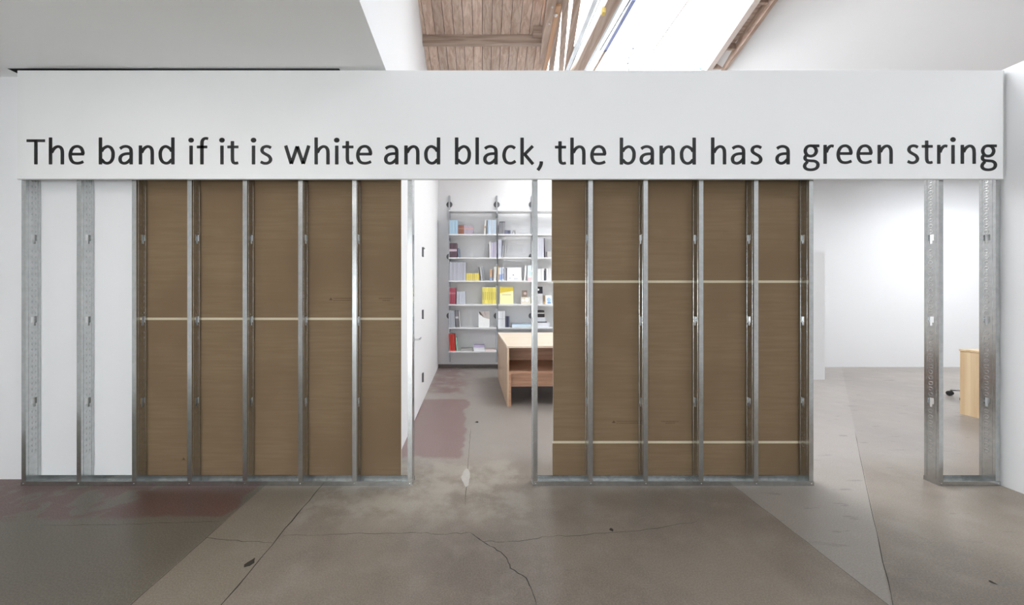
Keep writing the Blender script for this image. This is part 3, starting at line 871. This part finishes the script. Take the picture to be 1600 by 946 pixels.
def flat(x0, x1, yt, yb, col, label, n=1, group=None, dp=0.22, cat='book', name='book', cols=None, z0=None):
    zb = (SZ[sidx(yb)] if z0 is None else z0) + 0.0008
    xa, xb = X(x0, YF), X(x1, YF); tot = Z(yt, YF) - zb; h_ = tot / n
    for i in range(n):
        bm = bmesh.new(); c_ = cols[i % len(cols)] if cols else col
        wd = (xb - xa) * random.uniform(0.94, 1.0); k = min(0.002, h_ * 0.2)
        bx(bm, 0, wd, 0, dp, 0, k, 0); bx(bm, 0, wd, 0, dp, h_ - 0.0006 - k, h_ - 0.0006, 0); bx(bm, 0, wd, 0, k, k, h_ - 0.0006 - k, 0)
        bx(bm, 0.001, wd - 0.002, k, dp - 0.003, k, h_ - 0.0006 - k, 1)
        o = obj(name, bm, [bookmat(c_), 'pages']); o.location = (xa + random.uniform(0, 0.004), YF + 0.01, zb + i * h_)
        tag(o, label, cat, group)
    return zb + tot

# second shelf from the top (first with books)
upright(702.6, 715.6, 344, 366, (176, 203, 222), 'pale blue tall book beside the short brown books, second shelf', 'pale blue books', 3)
upright(716, 725, 351.8, 366, (158, 108, 92), 'short brown-red book next to the pale blue books', 'short brown-red books', 3, (178, 136, 120), (0.55, 0.68))
upright(725, 739.5, 352, 366, (196, 184, 200), 'short lilac book with pinkish band next to the brown-red books', 'short lilac books', 4, (212, 176, 172), (0.55, 0.7))
upright(756.2, 758.6, 345, 366, (236, 232, 226), 'white book with tan spots leaning on striped blue books', None, 1, (206, 170, 140), (0.45, 0.6), lean=4)
upright(760.6, 762.2, 344, 366, (128, 128, 134), 'thin grey book at the end of the striped blue books', None, 1)
upright(762.4, 775.4, 343.5, 366, (190, 212, 234), 'slim blue and white book ending against the middle upright, second shelf', 'slim blue and white books', 6, col2=(226, 234, 242))
upright(779.6, 788.4, 346.2, 366, (150, 150, 156), 'grey magazine with dark top leaning right of the middle upright', 'grey magazines with dark tops', 3, (92, 92, 98), (0.92, 0.995), lean=3)
upright(788.8, 798, 360, 366, (118, 118, 140), 'low slate blue booklet beside the grey magazines', 'low slate blue booklets', 4, dp=0.12)
upright(799.5, 801, 360, 366, (150, 150, 158), 'tiny grey booklet leaning alone beside slate blue booklets', None, 1, lean=20, dp=0.1)
upright(804.6, 806, 360, 366, (160, 160, 162), 'tiny grey booklet standing upright with space around it', None, 1, lean=-4, dp=0.1)
# third shelf
upright(702.4, 714, 380, 402, (104, 84, 94), 'dark mauve book with pale zigzag spine, third shelf', 'dark mauve zigzag books', 5, (206, 190, 200), (0.42, 0.58))
upright(716.2, 719.4, 388, 402, (136, 146, 164), 'short blue-grey book leaning on dark mauve books', 'short blue-grey books', 2, lean=-6)
upright(763, 764.4, 381, 402, (120, 116, 120), 'thin dark grey book left of the lilac books, third shelf', None, 1, lean=-1)
upright(764.8, 767, 377.5, 402, (238, 236, 238), 'white book between thin dark book and lilac books', None, 1)
upright(767.3, 776, 379, 402, (204, 198, 218), 'lilac book at the middle upright, third shelf', 'lilac books', 4)
upright(778.4, 784, 374.5, 402, (214, 216, 230), 'tall pale lavender book right of the middle upright', 'tall pale lavender books', 3)
upright(784.6, 786.2, 374, 402, (196, 196, 204), 'thin light grey book beside tall pale lavender books', None, 1, (120, 120, 126), (0.65, 0.95), lean=2)
upright(788, 789, 374, 402, (214, 214, 216), 'thin silver book standing slightly apart on third shelf', None, 1, lean=5)
upright(839, 850, 371.5, 402, (208, 210, 220), 'large pale grey book in the right bay, third shelf', 'large pale grey books', 3)
upright(852.6, 853.6, 372, 402, (170, 164, 172), 'thin mauve-grey book leaning on large pale grey books', None, 1, lean=-4)
flat(855, 864, 393, 402, (190, 188, 186), 'grey book lying in a small pile, right bay third shelf', 2, 'small grey pile')
# fourth shelf
upright(703, 728, 409.6, 438.6, (196, 197, 208), 'tall pale grey book in the long row left of the yellow books', 'tall pale grey books', 8)
upright(728.4, 748.6, 427, 438.6, (240, 224, 130), 'short yellow book beside the tall pale grey row', 'short yellow books', 6, col2=(236, 214, 104))
upright(750.6, 752.0, 417.5, 438.6, (72, 70, 72), 'thin black book leaning beside short yellow books', None, 1, lean=-8)
upright(752.4, 754.2, 417.5, 438.6, (232, 232, 234), 'white book leaning between black and grey books', None, 1, lean=-7.5)
upright(754.8, 757.6, 417.5, 438.6, (158, 160, 168), 'grey book leaning on the white leaning book', 'grey leaning books', 2, lean=-7)
faceout(765.6, 769.4, 420.5, 438.6, (222, 184, 148), 'small tan book with blue foot beside white leaning book', ((0, 1, 0, 0.3, (150, 170, 200)),))
upright(769.6, 770.4, 421, 438.6, (110, 104, 108), 'thin dark spine right of the small tan book', None, 1)
upright(771, 775.2, 417, 438.6, (246, 244, 240), 'white book leaning right beside the small tan book', 'white leaning books by upright', 2, lean=3)
upright(777.6, 779, 416, 438.6, (236, 196, 128), 'orange-yellow slim book at the middle upright, fourth shelf', None, 1)
faceout(779.4, 783.4, 417.6, 438.6, (226, 234, 246), 'narrow white booklet with blue foot beside orange-yellow book', ((0, 1, 0.05, 0.45, (150, 170, 216)),))
faceout(784.2, 787.6, 417.6, 438.6, (214, 222, 236), 'narrow bluish booklet with blue foot right of its white neighbour', ((0, 1, 0.1, 0.5, (168, 180, 214)),))
upright(788, 790.8, 420, 438.6, (186, 186, 192), 'grey book left of the large white cover', None, 1)
upright(791.2, 792, 419, 438.6, (88, 86, 90), 'thin black spine touching the large white cover', None, 1)
faceout(792.4, 815, 418, 438.6, (244, 244, 246), 'large white cover with grey dot and faint marks, fourth shelf', (('disc', 0.43, 0.42, 0.06, (170, 170, 176)), (0.12, 0.26, 0.12, 0.22, (206, 214, 226)), (0.5, 0.58, 0.06, 0.2, (196, 198, 206)), (0.62, 0.72, 0.08, 0.2, (204, 206, 214))))
upright(818.4, 821.2, 415, 438.6, (242, 242, 242), 'white book leaning left against the blue and pink cover', None, 1, lean=5)
faceout(824, 831.5, 414.6, 438.6, (222, 232, 246), 'pale blue cover with pink foot at the right upright', ((0, 1, 0, 0.2, (236, 196, 202)), (0.0, 0.08, 0, 1, (120, 126, 140)), (0.35, 1.0, 0.28, 0.6, (198, 220, 242))))
upright(839, 850, 420, 438.6, (238, 238, 240), 'white book in the right bay, fourth shelf', 'white books in right bay', 4)
upright(851, 852.4, 423, 438.6, (96, 102, 112), 'slim dark slate book right of the white books', None, 1, lean=-3)
upright(853.6, 861.5, 419.5, 438.6, (240, 240, 242), 'white book behind the slate book, fourth shelf end', 'white books at fourth shelf end', 2)
# fifth shelf
upright(702.2, 712.2, 450.4, 475.6, (172, 84, 100), 'crimson book with pale bands, fifth shelf', 'crimson books', 3, (196, 128, 140), (0.62, 0.72))
upright(713.4, 726.8, 455.6, 475.6, (206, 210, 222), 'pale blue-white book beside the crimson books', 'pale blue-white books', 5)
upright(753.6, 775.4, 449, 475.6, (248, 234, 120), 'tall yellow book with dark spine lettering, fifth shelf', 'tall yellow books', 7, (176, 156, 70), (0.25, 0.72), vline=True)
faceout(781, 802.2, 448.4, 475.6, (250, 244, 190), 'yellow and cream cover facing out beside tall yellow books', (('poly', ((0, 0.64), (1, 0.76), (1, 1), (0, 1)), (232, 208, 78)), (0.16, 0.84, 0.52, 0.55, (190, 180, 120)),))
faceout(816, 824, 454.2, 475.6, (158, 138, 122), 'small brown cover with pink round picture behind cream box', (('disc', 0.58, 0.78, 0.1, (222, 200, 200)),), dy=0.06)
faceout(814, 829.2, 464.4, 475.6, (226, 220, 204), 'low cream box with two white circles, fifth shelf', (('disc', 0.22, 0.55, 0.2, (250, 250, 250)), ('disc', 0.62, 0.6, 0.28, (250, 250, 250))), tilt=3, th=0.04, cat='box', name='cream_box')
faceout(838.6, 848.4, 448.2, 475.6, (198, 198, 200), 'grey cover with black top and white dot, right bay', ((0, 1, 0.6, 1, (40, 38, 44)), ('disc', 0.3, 0.83, 0.06, (235, 235, 238))))
upright(849.3, 851.6, 462, 475.6, (150, 128, 100), 'small brown book between grey cover and blue-figure cover', None, 1, (206, 168, 124), (0.05, 0.3))
faceout(852.4, 862.4, 461.8, 475.6, (242, 242, 244), 'white cover with a blue figure, right bay fifth shelf', (('disc', 0.55, 0.5, 0.24, (168, 204, 230)), (0.3, 0.85, 0.05, 0.25, (120, 160, 204))))
# sixth shelf
upright(702.4, 711.6, 485.8, 512, (182, 184, 192), 'grey book in leaning trio, sixth shelf', 'grey leaning trio', 3, lean=-3)
upright(712.6, 717.6, 485.5, 512, (128, 126, 132), 'dark grey book with white band leaning on the grey trio', None, 1, (212, 212, 214), (0.52, 0.64), lean=-4)
upright(718.2, 719.6, 487.5, 512, (226, 224, 226), 'thin white book leaning on the banded dark grey book', None, 1, lean=-4)
faceout(747.6, 765, 487, 512, (246, 246, 246), 'white cover with brown drawing across its top corner', (('poly', ((0, 0.98), (0.1, 0.8), (0.45, 0.62), (1, 0.5), (1, 0.98)), (202, 192, 188)), ('poly', ((0, 0.98), (0.12, 0.8), (0.4, 0.66), (0.46, 0.7), (0.14, 0.97)), (120, 110, 102)), ('poly', ((0.5, 0.96), (0.6, 0.74), (0.68, 0.74), (0.6, 0.96)), (168, 146, 140))))
upright(778.2, 789.6, 486.6, 512, (238, 240, 246), 'tall white book right of the middle upright, sixth shelf', 'tall white books', 3, (206, 208, 214), (0.5, 0.54))
upright(790, 796, 494.8, 512, (92, 98, 122), 'short navy book beside tall white books', 'short navy books', 3, col2=(66, 60, 72))
flat(800, 830.5, 506.6, 512, (196, 216, 232), 'pale blue magazine lying flat, sixth shelf', 3, 'pale blue magazines', cols=[(206, 224, 236), (240, 242, 244), (186, 208, 228)])
zt = flat(838.6, 859.4, 504.8, 512, (236, 238, 244), 'white flat box under the dark stacked magazines', 1, cat='box', name='white_box')
zt = flat(838.6, 855, 502.8, 512, (110, 114, 124), 'dark grey magazine lying on the white flat box', 1, z0=zt)
zt = flat(838.6, 852.4, 496.2, 512, (214, 218, 226), 'pale magazine in the pile above the dark grey one', 3, 'pale magazines in pile', z0=zt)
zt = flat(838.6, 851.4, 490.8, 512, (38, 36, 40), 'thick black book lying on the pale magazines', 1, z0=zt)
zt = flat(838.6, 850.6, 488.8, 512, (206, 204, 204), 'thin white book between two black books of the pile', 1, z0=zt)
zt = flat(838.6, 850.6, 485.6, 512, (52, 50, 52), 'thin black book topmost of the dark pile', 1, z0=zt)
# bottom shelf
upright(702.6, 711.8, 522.4, 549.2, (206, 66, 58), 'red book leaning on bottom shelf', 'red leaning books', 3, lean=-3.5)
upright(713.9, 715.7, 527.4, 549.2, (168, 206, 184), 'mint green book leaning on the red books', None, 1, lean=-6)
flat(719.5, 737.5, 545.6, 549.2, (176, 172, 172), 'grey magazine lying flat, bottom shelf', 2, 'grey flat magazines')
zt = flat(740, 757.4, 543.4, 549.2, (240, 240, 244), 'white flat book in the stack under the lilac one', 2, 'white flat books')
flat(740.2, 757, 540.6, 549.2, (204, 190, 222), 'lilac book topmost of the white stack, bottom shelf', 1, z0=zt)
flat(759, 774.5, 547.2, 549.2, (226, 208, 206), 'pinkish magazine lying flat right of the white stack', 1)

# ------------------------------------------------------------------ oak display cabinets, back to back
def cabinet(y0, y1, x0, x1, h, facing, label):
    rot = math.atan(0.0323); ym = (y0 + y1) / 2; sx_ = 0.297 - 0.0323 * (ym - 4.66); hw_ = (x1 - x0) / 2
    cx, cy = sx_ + hw_ * math.cos(rot), ym + hw_ * math.sin(rot)
    e = tag(empty('oak_cabinet', (cx, cy, 0), rot), label, 'cabinet')
    hx, hy = (x1 - x0) / 2, (y1 - y0) / 2
    t_ = 0.026
    f0 = -hy if facing < 0 else hy
    box('top', -hx, hx, -hy, hy, h - t_, h, 'oaktop', e, 0.0015)
    for s in (-1, 1):
        xa, xb = (-hx, -hx + t_) if s < 0 else (hx - t_, hx)
        box('side_panel', xa, xb, -hy, hy, 0, h - t_ - 0.0004, 'oakside', e, 0.0015)
        xa, xb = (-hx + t_, -hx + 2 * t_) if s < 0 else (hx - 2 * t_, hx - t_)
        ya, yb = sorted((f0 - facing * 0.004, f0 - facing * 0.06))
        box('leg', xa + 0.0004, xb, ya, yb, 0, 0.405, 'oak', e, 0.001)
    ya, yb = sorted((f0 - facing * 0.004, -f0))
    box('shelf', -hx + t_ + 0.0004, hx - t_ - 0.0004, ya, yb, 0.406, 0.436, 'oak', e, 0.001)
    ya, yb = sorted((-f0 + facing * 0.002, -f0 + facing * 0.02))
    box('back_panel', -hx + t_ + 0.0004, hx - t_ - 0.0004, ya, yb, 0.437, h - t_ - 0.0004, 'oak', e)
    ya, yb = sorted((f0 - facing * 0.10, f0 - facing * 0.12))
    box('apron', -hx + 2 * t_, hx - 2 * t_, ya, yb, 0.225, 0.4055, 'oak', e)
    return e
cabinet(4.66, 5.47, 0.297, 2.0, 0.757, -1, 'oak display cabinet with open shelf facing the stud wall')
cabinet(5.475, 6.24, 0.297, 2.0, 0.757, 1, 'oak display cabinet standing back to back, facing the bookshelves')

# ------------------------------------------------------------------ plywood desk and stool on the right
desk = tag(empty('plywood_desk', (6.2, 3.75, 0)), 'pale pine plywood desk seen past the narrow stud frame', 'desk')
box('side_panel', -0.6, -0.575, -0.65, 0.64, 0, 0.738, 'ply', desk, 0.001)
box('side_panel', 0.575, 0.6, -0.65, 0.64, 0, 0.738, 'ply', desk, 0.001)
box('top', -0.606, 0.606, -0.66, 0.646, 0.7385, 0.762, 'ply', desk, 0.0015)
box('modesty_panel', -0.5745, 0.5745, -0.60, -0.58, 0.25, 0.738, 'ply', desk)
st = tag(empty('swivel_stool', (6.58, 4.88, 0)), 'low swivel stool with black castors behind the plywood desk', 'stool')
for k in range(5):
    a = math.pi + 0.05 + k * 2 * math.pi / 5; c_, s_ = math.cos(a), math.sin(a)
    bm = bmesh.new(); tube(bm, [(0.03 * c_, 0.03 * s_, 0.125), (0.2 * c_, 0.2 * s_, 0.10), (0.31 * c_, 0.31 * s_, 0.078)], [0.022, 0.018, 0.014], 8)
    leg = obj('leg', bm, 'chrome', st, True)
    bm = bmesh.new()
    for off in (-0.018, 0.018):
        c0 = Vector((0.32 * c_ - s_ * off, 0.32 * s_ + c_ * off, 0.032))
        d = Vector((-s_, c_, 0)) * 0.011
        tube(bm, [c0 - d, c0 - d * 0.6, c0 + d * 0.6, c0 + d], [0.022, 0.032, 0.032, 0.022], 16)
    tube(bm, [(0.31 * c_, 0.31 * s_, 0.03), (0.31 * c_, 0.31 * s_, 0.08)], 0.008, 8)
    obj('castor', bm, 'rubber', leg)
bm = bmesh.new(); tube(bm, [(0, 0, 0.10), (0, 0, 0.15), (0, 0, 0.16), (0, 0, 0.42)], [0.04, 0.04, 0.02, 0.02], 12)
obj('post', bm, 'chrome', st)
bm = bmesh.new(); tube(bm, [(0, 0, 0.42), (0, 0, 0.43), (0, 0, 0.46), (0, 0, 0.475)], [0.12, 0.15, 0.15, 0.12], 24)
obj('seat', bm, 'rubber', st)
